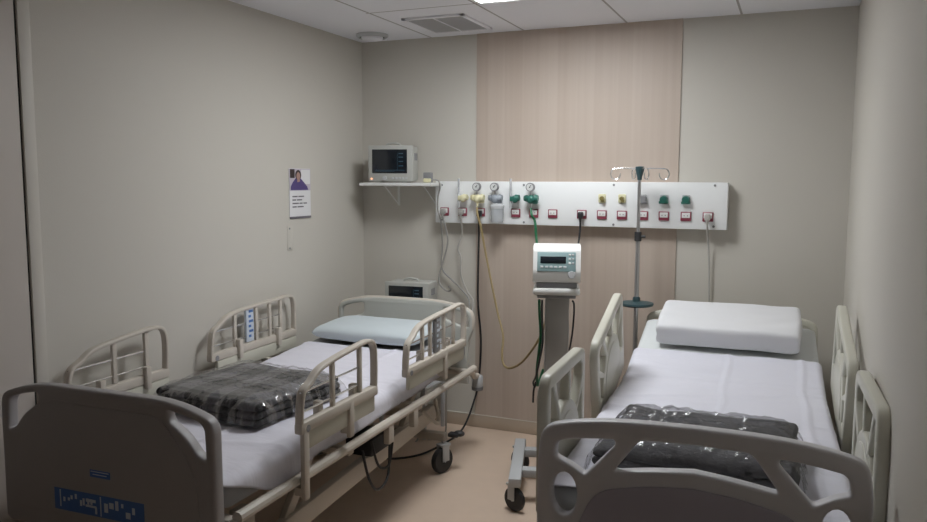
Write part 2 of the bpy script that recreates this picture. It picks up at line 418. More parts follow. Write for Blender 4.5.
b = MB(); b.box((0, -0.0015, 0.07), (0.05, 0.003, 0.14), 0.001); b.obj('plate', TRIMW, WP)
for z in (0.125, 0.012):
    b = MB(); b.cyl((-0.005, -0.002, z), (-0.005, -0.006, z), 0.005); b.obj('screw', GREY, WP)

# ------------------------------------------------------------------ headwall unit
HX0, HX1, HZ0, HZ1, HY = -2.104, -0.340, 1.327, 1.588, -0.08
HW = thing('medical_headwall', 'long white wall-mounted headwall rail carrying gas outlets and red sockets', 'headwall panel', ((HX0 + HX1) / 2, 0, HZ0))
hx, hz = (HX0 + HX1) / 2, HZ0
def hl(x, y, z): return (x - hx, y, z - hz)
b = MB(); b.box((0, HY / 2 - 0.004, (HZ1 - HZ0) / 2), (HX1 - HX0, -HY - 0.009, HZ1 - HZ0), 0.004); b.obj('housing', WHITE, HW)
for x, z in ((-2.058, 1.564), (-1.513, 1.568), (-0.967, 1.571), (-0.409, 1.571), (-2.058, 1.345), (-1.511, 1.342), (-0.965, 1.342), (-0.409, 1.345)):
    b = MB(); b.cyl(hl(x, HY, z), hl(x, HY - 0.004, z), 0.0065); b.obj('screw', GREY, HW)
SOCK = [-2.037, -1.913, -1.792, -1.679, -1.562, -1.448, -1.329, -1.152, -1.033, -0.916, -0.796, -0.679, -0.558, -0.440]
for i, x in enumerate(SOCK):
    z = 1.398
    if i == 3: continue
    b = MB(); b.box(hl(x, HY - 0.005, z), (0.058, 0.01, 0.052), 0.004); s_ = b.obj('power_socket', REDP, HW)
    b = MB(); b.box(hl(x, HY - 0.0105, z + 0.006), (0.045, 0.004, 0.029), 0.002, mi=0)
    for dx in (-0.009, 0.009): b.box(hl(x + dx, HY - 0.0128, z + 0.004), (0.005, 0.001, 0.006), mi=1)
    b.obj('socket_face', [WHITEP, GREY], s_)
for x, m1, m2, dome in ((-1.033, YPLAST, OLIVE, 0), (-0.917, YPLAST, OLIVE, 0), (-0.797, GREYV, GREY, 1), (-0.681, GPLAST, GPLAST, 1), (-0.560, GPLAST, GPLAST, 1)):
    z = 1.493
    b = MB(); b.box(hl(x, HY - 0.006, z), (0.044, 0.012, 0.05), 0.008)
    g = b.obj('gas_outlet', m1 if not dome else LGREY, HW)
    b = MB()
    if dome:
        b.cyl(hl(x, HY - 0.01, z - 0.002), hl(x, HY - 0.034, z - 0.002), 0.024, 0.019); b.box(hl(x, HY - 0.02, z - 0.018), (0.05, 0.02, 0.016), 0.004)
    else:
        b.cyl(hl(x, HY - 0.01, z), hl(x, HY - 0.028, z), 0.014, 0.011); b.box(hl(x + 0.006, HY - 0.02, z - 0.012), (0.018, 0.016, 0.016), 0.003)
    b.obj('valve', m2, g)

# devices plugged into the headwall
def flowmeter(x, m, label):
    t = thing('oxygen_flowmeter', label, 'flowmeter', (x, HY, 1.487))
    b = MB(); b.cyl((0.008, 0, 0), (0.008, -0.05, 0), 0.016); b.box((-0.006, -0.052, -0.002), (0.04, 0.03, 0.032), 0.008)
    b.cyl((0.010, -0.05, 0.002), (0.034, -0.05, 0.004), 0.022, 0.017); b.sphere((0.006, -0.055, -0.004), 0.02, (1, 0.8, 1.2)); b.obj('body', m, t)
    b = MB(); b.cyl((-0.022, -0.052, 0.01), (-0.022, -0.052, 0.118), 0.0085, 0.0075); b.obj('flow_tube', CLEAR, t)
    b = MB(); b.cyl((-0.022, -0.052, -0.012), (-0.022, -0.052, -0.06), 0.008, 0.006); b.obj('outlet_nipple', LGREY, t)
    b = MB(); b.cyl((-0.022, -0.052, 0.03), (-0.022, -0.052, 0.105), 0.0025); b.obj('float_rod', GREY, t)
    return t
def regulator(x, m, label, jar=False):
    t = thing('vacuum_regulator' if jar else 'gas_regulator', label, 'gas regulator', (x, HY, 1.485))
    b = MB()
    b.cyl((0.0, 0, 0), (0.0, -0.05, 0), 0.018); b.cyl((-0.034, -0.055, 0.004), (0.036, -0.055, 0.004), 0.014)
    b.cyl((-0.044, -0.055, 0.004), (-0.026, -0.055, 0.004), 0.016, 0.022); b.cyl((0.024, -0.055, 0.004), (0.042, -0.055, 0.004), 0.024, 0.019)
    b.sphere((-0.002, -0.055, -0.002), 0.027, (1, 0.8, 1)); b.box((0.022, -0.045, -0.012), (0.034, 0.03, 0.036), 0.008)
    b.obj('body', m, t)
    b = MB(); b.cyl((-0.004, -0.055, 0.015), (-0.004, -0.055, 0.045), 0.006); b.obj('gauge_stem', METAL, t)
    b = MB(); b.cyl((-0.002, -0.055, -0.015), (-0.002, -0.055, -0.05), 0.009, 0.006); b.obj('outlet', METAL if m != YPLAST else YPLAST, t)
    b = MB(); b.cyl((-0.006, -0.045, 0.070), (-0.006, -0.068, 0.070), 0.026, seg=24); g = b.obj('gauge', GREY, t)
    b = MB(); b.cyl((-0.006, -0.068, 0.070), (-0.006, -0.0695, 0.070), 0.0205, seg=24); b.obj('dial', DIAL, g)
    b = MB(); b.box((-0.003, -0.0702, 0.075), (0.003, 0.001, 0.02), rot=Matrix.Rotation(R(35), 3, 'Y')); b.cyl((-0.006, -0.0695, 0.07), (-0.006, -0.072, 0.07), 0.004); b.obj('needle', BLACK, g)
    if jar:
        b = MB(); b.lathe([(0.0, -0.145), (0.036, -0.145), (0.039, -0.135), (0.041, -0.055), (0.041, -0.05), (0.038, -0.05), (0.037, -0.132), (0.0, -0.138)], (0.014, -0.06, 0)); b.obj('suction_jar', CLEAR, t)
        b = MB(); b.lathe([(0.0, -0.03), (0.03, -0.03), (0.043, -0.042), (0.043, -0.06), (0.042, -0.06), (0.0, -0.048)], (0.014, -0.06, 0)); b.obj('jar_lid', LGREY, t)
        b = MB(); b.cyl((0.014, -0.06, -0.05), (0.014, -0.06, -0.11), 0.006); b.box((0.03, -0.06, -0.07), (0.02, 0.02, 0.02), 0.004); b.obj('float_valve', GREYV, t)
    return t
flowmeter(-1.898, YPLAST, 'yellow flowmeter with thin clear tube, leftmost device on the headwall')
regulator(-1.792, YPLAST, 'yellow gas regulator with round gauge on the headwall')
regulator(-1.676, GREYV, 'grey vacuum regulator with gauge and clear suction jar on the headwall', True)
flowmeter(-1.558, GPLAST, 'green flowmeter with thin clear tube on the headwall')
regulator(-1.448, GPLAST, 'green gas regulator with round gauge above the green hose')

# plugs and cords
def cord(name, label, cat, pts, r, m, plug=None, pm=None, n=7):
    t = thing(name, label, cat, pts[0]); o0 = Vector(pts[0])
    b = MB(); b.tube(catmull([Vector(p) - o0 for p in pts], n), r, 8); b.obj('cable' if plug else 'tube', m, t)
    if plug:
        b = MB(); p = Vector(plug) - o0
        p.y -= 0.0035; b.box(p, (0.03, 0.034, 0.036), 0.007); b.cyl(p + Vector((0, -0.004, -0.012)), p + Vector((0, -0.006, -0.04)), 0.009, 0.006); b.obj('plug', pm or m, t)
    return t
cord('power_cord', 'grey power cord plugged into the first headwall socket', 'power cord',
     [(-2.037, -0.115, 1.365), (-2.020, -0.075, 1.216), (-2.064, -0.060, 1.059), (-2.081, -0.070, 0.99), (-2.075, -0.075, 0.93), (-2.02, -0.08, 0.89), (-1.99, -0.09, 0.905), (-2.0, -0.11, 0.925)], 0.0052, GCORD, (-2.037, -0.11, 1.398))
cord('monitor_cord', 'long grey cord dropping from the shelf past the headwall end', 'cord',
     [(-2.086, -0.172, 1.595), (-2.074, -0.172, 1.597), (-2.04, -0.172, 1.59), (-2.035, -0.16, 1.55), (-2.065, -0.125, 1.49), (-2.070, -0.115, 1.407), (-2.053, -0.105, 1.331), (-2.068, -0.05, 1.181), (-2.076, -0.04, 1.032), (-2.005, -0.04, 0.958), (-1.924, -0.05, 0.893), (-1.868, -0.08, 0.83), (-1.88, -0.14, 0.72), (-1.99, -0.34, 0.55), (-2.05, -0.40, 0.3), (-2.07, -0.42, 0.008), (-2.2, -0.47, 0.007)], 0.0052, GCORD)
cord('power_cord', 'grey power cord plugged into the second headwall socket', 'power cord',
     [(-1.913, -0.115, 1.365), (-1.928, -0.06, 1.251), (-1.960, -0.05, 1.166), (-1.939, -0.05, 1.103), (-1.938, -0.05, 0.995), (-1.897, -0.05, 0.894), (-1.851, -0.06, 0.834), (-1.852, -0.11, 0.74), (-1.92, -0.24, 0.55), (-1.93, -0.29, 0.3), (-1.94, -0.3, 0.008), (-2.02, -0.37, 0.007)], 0.0052, WCORD, (-1.913, -0.11, 1.398), GCORD)
cord('bed_power_cord', 'black power cord hanging down the wood panel to the left bed', 'power cord',
     [(-1.79, -0.12, 1.37), (-1.816, -0.055, 1.222), (-1.829, -0.03, 0.838), (-1.807, -0.03, 0.581), (-1.819, -0.035, 0.319), (-1.841, -0.065, 0.180), (-1.862, -0.15, 0.06), (-1.885, -0.24, 0.009), (-1.90, -0.45, 0.009), (-1.943, -0.637, 0.009), (-2.046, -0.753, 0.009), (-2.201, -0.80, 0.009)], 0.0062, BLACKC, (-1.789, -0.11, 1.392))
cord('yellow_air_hose', 'yellow gas hose looping from yellow regulator to the ventilator', 'hose',
     [(-1.797, -0.138, 1.43), (-1.785, -0.15, 1.38), (-1.763, -0.15, 1.304), (-1.723, -0.15, 1.109), (-1.636, -0.2, 0.813), (-1.578, -0.25, 0.673), (-1.565, -0.3, 0.568), (-1.541, -0.33, 0.511), (-1.479, -0.38, 0.51), (-1.377, -0.45, 0.582), (-1.253, -0.55, 0.744), (-1.195, -0.60, 0.90), (-1.165, -0.64, 1.10)], 0.0068, YHOSE)
cord('green_oxygen_hose', 'green gas hose running from green regulator to the back of the ventilator', 'hose',
     [(-1.45, -0.138, 1.43), (-1.437, -0.155, 1.39), (-1.418, -0.15, 1.35), (-1.372, -0.25, 1.233), (-1.284, -0.42, 1.165), (-1.21, -0.55, 1.15), (-1.165, -0.64, 1.16)], 0.0075, GHOSE)
cord('green_ventilator_hose', 'green hose hanging beside the ventilator column', 'hose',
     [(-1.146, -0.915, 1.008), (-1.148, -0.90, 0.932), (-1.146, -0.885, 0.828), (-1.160, -0.87, 0.722), (-1.180, -0.83, 0.635), (-1.192, -0.79, 0.57), (-1.20, -0.75, 0.53), (-1.19, -0.69, 0.60)], 0.0075, GHOSE)
cord('ventilator_cable', 'thin black cable looped beside the green hose on the ventilator column', 'cable',
     [(-1.130, -0.918, 1.008), (-1.132, -0.91, 0.92), (-1.130, -0.90, 0.80), (-1.146, -0.895, 0.70), (-1.172, -0.87, 0.61), (-1.196, -0.84, 0.565), (-1.190, -0.83, 0.54), (-1.180, -0.85, 0.57), (-1.184, -0.87, 0.53), (-1.186, -0.87, 0.47)], 0.005, BLACKC)
cord('ventilator_power_cord', 'black power cord from eighth headwall socket to the back of the ventilator', 'power cord',
     [(-1.152, -0.12, 1.37), (-1.157, -0.1, 1.306), (-1.141, -0.2, 1.22), (-1.09, -0.45, 1.165), (-1.06, -0.63, 1.15)], 0.0055, BLACKC, (-1.152, -0.11, 1.395))
cord('column_cable', 'short black cable on the bed side of the ventilator column', 'cable',
     [(-0.985, -0.885, 1.008), (-0.986, -0.85, 0.98), (-1.005, -0.79, 0.868), (-1.032, -0.735, 0.756), (-1.05, -0.70, 0.72)], 0.0048, BLACKC)
cord('power_cord', 'white power cord plugged into the last socket above the right bed', 'power cord',
     [(-0.44, -0.118, 1.365), (-0.439, -0.06, 1.28), (-0.431, -0.03, 1.143), (-0.424, -0.025, 0.927), (-0.421, -0.025, 0.698), (-0.411, -0.04, 0.472), (-0.40, -0.06, 0.2), (-0.40, -0.1, 0.008), (-0.36, -0.3, 0.007)], 0.0052, WCORD, (-0.44, -0.11, 1.396), WCORD)

# ------------------------------------------------------------------ shelf, monitors
SH = thing('wall_shelf', 'narrow white wall shelf on brackets left of the headwall', 'shelf', (-2.305, 0, 1.578))
plate('board', [Vector(p) for p in ((-0.253, -0.002), (0.195, -0.002), (0.195, -0.097), (0.252, -0.097), (0.252, -0.252), (-0.253, -0.252))], [], 0.02, 0.002, WHITEP, SH, lambda x, y, z: (x, y, z - 0.010))
for x in (-0.10, 0.175):
    b = MB(); b.box((x, -0.1, -0.0225), (0.016, 0.2, 0.005)); b.box((x, -0.003, -0.085), (0.016, 0.005, 0.13)); 
    b.tube([(x, -0.19, -0.025), (x, -0.005, -0.145)], 0.004, 8); b.obj('bracket', WHITEP, SH)
def monitor(loc, rz, label, w, h, d):
    t = thing('patient_monitor', label, 'monitor', loc, rz)
    b = MB(); b.box((0, d / 2 + 0.012, h / 2 + 0.006), (w * 0.97, d - 0.02, h * 0.97), 0.014); b.box((-w * 0.3, d * 0.4, 0.004), (0.03, 0.1, 0.008)); b.box((w * 0.3, d * 0.4, 0.004), (0.03, 0.1, 0.008)); b.obj('housing', MONB, t)
    b = MB(); b.box((0, 0.01, h / 2 + 0.006), (w, 0.024, h), 0.008); bz = b.obj('bezel', MONB, t)
    simple('screen', (-0.004, -0.003, h * 0.585), (w * 0.78, 0.004, h * 0.66), SCREEN, t, 0.001)
    b = MB()
    for zz, x0, x1 in ((h * 0.34, -w * 0.33, w * 0.33), (h * 0.315, -w * 0.33, w * 0.1)): b.box(((x0 + x1) / 2, -0.0054, zz), (x1 - x0, 0.0006, 0.002))
    for zz in (0.8, 0.7, 0.58, 0.46): b.box((w * 0.24, -0.0054, h * zz), (w * 0.1, 0.0006, 0.006))
    b.box((w * 0.165, -0.0054, h * 0.58), (0.0012, 0.0006, h * 0.5))
    b.obj('trace', TRACE, t)
    for k in range(5): simple('button', (w * (0.06 + 0.075 * k), -0.004, h * 0.12), (w * 0.05, 0.006, 0.014), LGREY, bz, 0.002)
    b = MB(); b.cyl((-w * 0.12, 0.0, h * 0.12), (-w * 0.12, -0.014, h * 0.12), 0.013); b.obj('knob', LGREY, bz)
    b = MB(); b.cyl((-w * 0.42, 0.0, h * 0.1), (-w * 0.42, -0.005, h * 0.1), 0.006); b.obj('indicator_lamp', LED, bz)
    b = MB(); b.tube(catmull([(-w * 0.16, d * 0.45, h - 0.005), (-w * 0.14, d * 0.45, h + 0.014), (0, d * 0.45, h + 0.022), (w * 0.14, d * 0.45, h + 0.014), (w * 0.16, d * 0.45, h - 0.005)], 5), 0.007, 8); b.obj('handle', MONB, t)
    b = MB()
    for k in range(6): b.box((w * 0.487, d * 0.35 + k * 0.012, h * 0.72), (0.003, 0.005, h * 0.2))
    b.obj('side_vent', GREY, t)
    return t
monitor((-2.348, -0.225, 1.5795), R(11), 'grey patient monitor standing on the wall shelf', 0.292, 0.225, 0.15)
AD = thing('cable_adapter', 'small grey adapter box with cream plug beside the shelf monitor', 'adapter', (-2.125, -0.17, 1.579))
b = MB(); b.box((-0.01, 0.05, 0.032), (0.05, 0.045, 0.064), 0.005); b.obj('box', GREY, AD)
b = MB(); b.box((0.008, -0.002, 0.014), (0.045, 0.03, 0.026), 0.006); b.obj('connector', YPLAST, AD)
CT = thing('bedside_stand', 'low stand behind the left bed holding the second monitor', 'stand', (-2.2, -0.22, 0))
simple('top', (0, 0, 0.742), (0.34, 0.32, 0.02), LGREY, CT, 0.004)
for sx in (-1, 1):
    for sy in (-1, 1): simple('leg', (sx * 0.15, sy * 0.14, 0.366), (0.025, 0.025, 0.732), LGREY, CT, 0.004)
simple('lower_shelf', (0, 0, 0.3), (0.29, 0.27, 0.015), LGREY, CT, 0.003)
monitor((-2.195, -0.31, 0.7535), R(6), 'grey patient monitor behind the headboard of the left bed', 0.29, 0.205, 0.19)

# ------------------------------------------------------------------ ventilator on its cart
VE = thing('ventilator', 'white bedside ventilator on a grey column cart', 'ventilator', (-1.092, -0.80, 0), R(16))
b = MB()
prof = [(-0.10, 1.095), (-0.118, 1.105), (-0.122, 1.15), (-0.085, 1.258), (-0.06, 1.275), (0.09, 1.275), (0.10, 1.265), (0.10, 1.1)]
rp = rpoly([(y, z, 0.014) for y, z in prof], 4)
ra = [b.bm.verts.new((-0.116, p[0], p[1])) for p in rp]; rb_ = [b.bm.verts.new((0.116, p[0], p[1])) for p in rp]
rc = [b.bm.verts.new((-0.108, p[0] * 0.94, 1.19 + (p[1] - 1.19) * 0.93)) for p in rp]; rd = [b.bm.verts.new((0.108, p[0] * 0.94, 1.19 + (p[1] - 1.19) * 0.93)) for p in rp]
b._stitch([rc, ra, rb_, rd], False, 0); b.obj('housing', WHITEP, VE)
tilt = math.atan2(0.037, 0.112)
fr = Matrix.Rotation(-tilt, 3, 'X')
def vp(u, w, dd=0.0): # on the sloping face; w up from its lower edge
    return (u, -0.1225 + math.sin(tilt) * w - math.cos(tilt) * dd, 1.149 + math.cos(tilt) * w + math.sin(tilt) * dd)
b = MB(); b.box(vp(-0.002, 0.053, 0.0), (0.188, 0.006, 0.098), 0.004, rot=fr); fp = b.obj('front_panel', TEAL, VE)
b = MB(); b.box(vp(-0.018, 0.062, 0.003), (0.125, 0.004, 0.034), 0.001, rot=fr); b.obj('screen', SCREEN, fp)
for k in range(6):
    b = MB(); b.box(vp(-0.073 + k * 0.0225, 0.026, 0.003), (0.015, 0.005, 0.011), 0.002, rot=fr); b.obj('button', LGREY, fp)
for k in range(3):
    for j in range(2):
        b = MB(); b.box(vp(0.062 + j * 0.016, 0.088 - k * 0.021, 0.003), (0.011, 0.005, 0.010), 0.002, rot=fr); b.obj('button', WHITEP if j == 0 else LGREY, fp)
b = MB(); c0 = Vector(vp(0.072, -0.012, 0)); b.cyl(c0, c0 + Vector((0, -0.024, 0.004)), 0.019, 0.016); b.obj('knob', LGREY, VE)
b = MB(); b.box((0, -0.005, 1.082), (0.2, 0.2, 0.03), 0.006); b.obj('lower_housing', GREY, VE)
b = MB(); b.box((0, -0.005, 1.052), (0.232, 0.25, 0.034), 0.014); b.obj('tray', WHITEP, VE)
b = MB(); b.box((0, 0.0, 1.026), (0.19, 0.19, 0.02), 0.004); b.obj('tray_bracket', GREY, VE)
b = MB(); b.box((0.004, 0.0, 0.585), (0.122, 0.08, 0.865), 0.012); b.obj('column', COLG, VE)
for sx in (-1, 1):
    b = MB(); b.box((sx * 0.185, -0.02, 0.148), (0.06, 0.60, 0.045), 0.005); lg = b.obj('base_leg', LGREY, VE)
for sy in (-0.16, 0.13):
    b = MB(); b.box((0, sy, 0.148), (0.31, 0.06, 0.04), 0.005); b.obj('cross_bar', LGREY, VE)
def caster(parent, c, r=0.06, w=0.026, rot=0.0, top=0.03, fm=None):
    # c = wheel centre
    c = Vector(c); q = Matrix.Rotation(rot, 3, 'Z'); ax = q @ Vector((1, 0, 0)); fw = q @ Vector((0, 1, 0))
    b = MB(); b.lathe([(r * 0.55, -w / 2), (r * 0.92, -w / 2), (r, -w / 4), (r, w / 4), (r * 0.92, w / 2), (r * 0.55, w / 2)], c, ax, 24); t = b.obj('caster', BLACK, parent)
    b = MB(); b.lathe([(0.001, -w * 0.42), (r * 0.6, -w * 0.42), (r * 0.6, w * 0.42), (0.001, w * 0.42)], c, ax, 20); b.cyl(c - ax * w * 0.8, c + ax * w * 0.8, 0.008); b.obj('hub', LGREY, t)
    b = MB()
    for s_ in (-1, 1): b.box(c + ax * s_ * (w * 0.5 + 0.006) + fw * 0.008 + Vector((0, 0, r * 0.55)), (0.005, r * 0.7, r * 1.25), 0.002, rot=q)
    b.box(c + fw * 0.012 + Vector((0, 0, r + 0.012)), (w + 0.02, r * 0.9, 0.014), 0.004, rot=q); b.cyl(c + fw * 0.012 + Vector((0, 0, r + 0.01)), c + fw * 0.012 + Vector((0, 0, r + top + 0.012)), 0.011)
    b.obj('fork', fm or LGREY, t)
    return t
for sx in (-1, 1):
    for sy in (-0.29, 0.24): caster(VE, (sx * 0.185, sy, 0.060), 0.060, 0.026, R(52), 0.004)

# ------------------------------------------------------------------ IV pole
IV = thing('drip_stand', 'steel drip stand with four hooks behind the right bed', 'IV pole', (-0.79, -0.252, 0))
b = MB(); b.cyl((0, 0, 0.09), (0, 0, 1.30), 0.0125); b.obj('lower_pole', METAL, IV)
b = MB(); b.cyl((0, 0, 1.28), (0, 0, 1.64), 0.0095); b.obj('upper_pole', METAL, IV)
b = MB(); b.cyl((0, 0, 1.265), (0, 0, 1.315), 0.019); b.cyl((0.015, 0, 1.29), (0.04, 0, 1.29), 0.008); b.obj('clamp_collar', BLACK, IV)
b = MB(); b.lathe([(0.012, 1.60), (0.013, 1.615), (0.024, 1.655), (0.024, 1.672), (0.001, 1.676)]); b.obj('hub', DTEAL, IV)
for ax, ay, ln in ((-1, -0.15, 0.15), (1, 0.15, 0.15), (-0.55, 0.83, 0.10), (0.6, -0.8, 0.10)):
    b = MB(); L_ = math.hypot(ax, ay); dx, dy = ax / L_, ay / L_
    pts = [(0, 1.662)] + [(ln * 0.5, 1.664), (ln - 0.03, 1.662)] + [(ln - 0.02 + 0.026 * math.cos(R(a)), 1.632 + 0.03 * math.sin(R(a))) for a in (75, 45, 10, -30, -70, -110, -150, -190)]
    b.tube(catmull([(dx * s_, dy * s_, z) for s_, z in pts], 3), 0.0035, 8); b.obj('hook', CHROME, IV)
b = MB(); b.lathe([(0.013, 0.955), (0.02, 0.95), (0.022, 0.93), (0.07, 0.925), (0.093, 0.921), (0.095, 0.913), (0.09, 0.905), (0.013, 0.902)]); b.obj('tray', DTEAL, IV)
b = MB(); b.cyl((0, 0, 0.06), (0, 0, 0.12), 0.026); b.obj('base_hub', DTEAL, IV)
for k in range(5):
    a = 2 * PI * k / 5 + 0.3; b = MB(); b.tube([(0.02 * math.cos(a), 0.02 * math.sin(a), 0.085), (0.18 * math.cos(a), 0.18 * math.sin(a), 0.07)], 0.011, 8); b.obj('leg', METAL, IV)
    caster(IV, (0.18 * math.cos(a), 0.18 * math.sin(a), 0.025), 0.025, 0.014, a - PI / 2, 0.012, GREY)

# ------------------------------------------------------------------ soft goods
def bed_path(seat_z, w0, w1, hinge=None, tiltdeg=0, step=0.03):
    pts = []; s = 0.0
    total = w1 - w0
    if hinge is None: hinge = w1 + 1
    n = max(2, int(total / step))
    w, z = w0, seat_z
    for i in range(n + 1):
        sl = total * i / n
        d = w0 + sl - hinge
        a = R(tiltdeg) * min(1, max(0, (d + 0.10) / 0.20))
        pts.append((w, z, a)); ds = total / n
        w += ds * math.cos(a); z += ds * math.sin(a)
    return pts
def loft(b, path, sec, disp=None, close=True, mi=0):
    rings = []
    for i, (w, z, a) in enumerate(path):
        rg = []
        for j, (u, n) in enumerate(sec(i, len(path)) if callable(sec) else sec):
            d = disp(u, w, n, i, j) if disp else 0
            nn = n + d
            rg.append(b.bm.verts.new((u, w - nn * math.sin(a), z + nn * math.cos(a))))
        rings.append(rg)
    if close: b._stitch(rings, False, mi)
    else:
        for A, B in zip(rings[:-1], rings[1:]):
            for j in range(len(A) - 1): f = b.bm.faces.new((A[j], A[j + 1], B[j + 1], B[j])); f.material_index = mi
def mattress(label, bed_loc, rz, seat_z, w0, w1, hw, th, m, hinge=None, tiltdeg=0, r=0.04):
    t = thing('mattress', label, 'mattress', bed_loc, rz)
    path = bed_path(seat_z, w0, w1, hinge, tiltdeg)
    n = len(path)
    def sec(i, n_):
        e = min(1.0, min(i, n_ - 1 - i) / 2.0); k = 1 - (1 - e) ** 2
        h2 = hw - 0.05 * (1 - k); t0 = -0.03 * (1 - k); t1 = -th + 0.02 * (1 - k)
        return [(p[0], p[1]) for p in rpoly([(-h2, t1, r), (h2, t1, r), (h2, t0, r), (-h2, t0, r)], 5)]
    b = MB(); loft(b, path, sec, lambda u, w, nn, i, j: 0.003 * noise.noise(Vector((u * 5, w * 5, 0)))); b.obj('cover', m, t, ang=60)
    return t
def sheet(label, bed_loc, rz, seat_z, w0, w1, hw, over, m, hinge=None, tiltdeg=0, folds=(), ufolds=(), seed=0, r=0.045):
    t = thing('bed_sheet', label, 'bed sheet', bed_loc, rz)
    path = bed_path(seat_z + 0.008, w0, w1, hinge, tiltdeg, 0.012)
    N = 110
    def sec(i, n_):
        w = path[i][0]; oL, oR = over(w, -1), over(w, 1); H2 = hw + 0.008
        top = H2 - r; q = r * PI / 2
        out = []
        S0 = -(top + q + oL); S1 = top + q + oR
        for k in range(N + 1):
            s_ = S0 + (S1 - S0) * k / N; sg = 1 if s_ >= 0 else -1; x = abs(s_)
            if x <= top: out.append((s_, 0.0))
            elif x <= top + q: al = (x - top) / r; out.append((sg * (top + r * math.sin(al)), -r + r * math.cos(al)))
            else: out.append((sg * (H2 + 0.06 * (x - top - q) ** 1.0 * (0.5 + 0.8 * noise.noise(Vector((w * 6, sg, seed))))), -r - (x - top - q)))
        return out
    def disp(u, w, n_, i, j):
        d = 0.005 * (noise.noise(Vector((u * 3 + seed, w * 7, 0.3))) + 0.6 * noise.noise(Vector((u * 9 + w * 5, w * 14 - u * 4, seed))))
        # a few wandering pressed creases
        for (p, q, amp, wd) in folds:
            dd = w - (p + q * u + 0.015 * noise.noise(Vector((u * 4, p, seed)))); d += amp * math.exp(-(dd / wd) ** 2)
        for (p, q, amp, wd) in ufolds:
            dd = u - (p + q * w + 0.01 * noise.noise(Vector((w * 4, p, seed)))); d += amp * math.exp(-(dd / wd) ** 2)
        return max(d, -0.005) if n_ > -0.02 else d
    b = MB(); loft(b, path, sec, disp, False)
    o = b.obj('cloth', m, t, ang=80)
    sm = o.modifiers.new('thick', 'SOLIDIFY'); sm.thickness = 0.003; sm.offset = 1
    return t
def pillow(name, label, loc, rot, lx, ly, h, m, pw=4.0, edge=0.25, seed=0):
    o = thing(name, label, 'pillow', loc); o.rotation_euler = rot
    b = MB(); N = 36
    def surf(sgn):
        def f(a, c):
            u = math.sin((a - 0.5) * PI) ; v_ = math.sin((c - 0.5) * PI)
            ex = 0.42 if pw < 10 else 0.36; k = max(0.0, (1 - abs(u) ** pw)) ** ex * max(0.0, (1 - abs(v_) ** pw)) ** ex
            pin = 1 - 0.05 * (1 - k) * (abs(u) * abs(v_))
            z = sgn * h / 2 * (edge * (1 if k > 0 else 0) * 0 + k) * (1 + 0.10 * noise.noise(Vector((u * 2.5, v_ * 2.5, seed + sgn))))
            return Vector((u * lx / 2 * pin, v_ * ly / 2 * pin, z + h / 2))
        return f
    b.grid(surf(1), N, N); b.grid(surf(-1), N, N)
    bmesh.ops.remove_doubles(b.bm, verts=b.bm.verts, dist=0.0008)
    b.obj('case', m, o, ang=80)
    return o
def blanket(label, loc, rz, lx, ly, h, layers, m, seed, fuzz=0.010, bagmul=1.0, bag=None):
    t = thing('folded_blanket', label, 'blanket', loc, rz)
    b = MB(); lh = h / layers
    for k in range(layers):
        z0 = k * lh; g = 0.985 - 0.02 * ((k * 7 + seed) % 3) ; ox = 0.006 * noise.noise(Vector((k * 3.1, seed, 0)))
        vs = b.box((ox, 0, z0 + lh / 2), (lx * g, ly * g, lh * 1.02), lh * 0.46, 4)
    bmesh.ops.subdivide_edges(b.bm, edges=[e for e in b.bm.edges if e.calc_length() > 0.07], cuts=9, use_grid_fill=True)
    for v in b.bm.verts:
        p = v.co.copy(); n1 = noise.noise_vector(Vector((p.x * 6, p.y * 6, p.z * 9 + seed)))
        top = max(0, p.z / h)
        v.co += Vector((n1.x * fuzz * 1.2, n1.y * fuzz * 1.2, n1.z * fuzz * 1.1 * top))
        # rounded drooping edges
        ex = max(0, abs(p.x) / (lx / 2) - 0.72) / 0.28; ey = max(0, abs(p.y) / (ly / 2) - 0.72) / 0.28
        v.co.z -= top * h * 0.20 * max(ex, ey) ** 2
        if v.co.z < 0.002: v.co.z = 0.002
    b.obj('fleece', m, t, ang=70)
    # clear bag around it, crumpled at the ends
    b = MB(); N = 64
    def f(a, c):
        u = (a - 0.5) * 2; v_ = (c - 0.5) * 2
        k = (1 - abs(u) ** 9) ** 0.5 * (1 - abs(v_) ** 9) ** 0.5
        cr = noise.noise(Vector((u * 7, v_ * 7, seed + 5))) + 0.6 * noise.noise(Vector((u * 17, v_ * 17, seed)))
        cr += 0.5 * abs(noise.noise(Vector((u * 5 + v_ * 9, v_ * 3, seed + 9))))
        z = (h + 0.008 - 0.20 * h * max(0, (max(abs(u), abs(v_)) - 0.72) / 0.28) ** 2) * k + 0.009 * cr * bagmul + 0.006
        return Vector((u * (lx / 2 + 0.016 + 0.012 * cr * (1 - k)), v_ * (ly / 2 + 0.016 + 0.012 * cr * (1 - k)), max(z, 0.004)))
    b.grid(f, N, N); o = b.obj('plastic_bag', bag or BAG, t, ang=25)
    o['label'] = 'clear crinkled plastic bag'
    return t

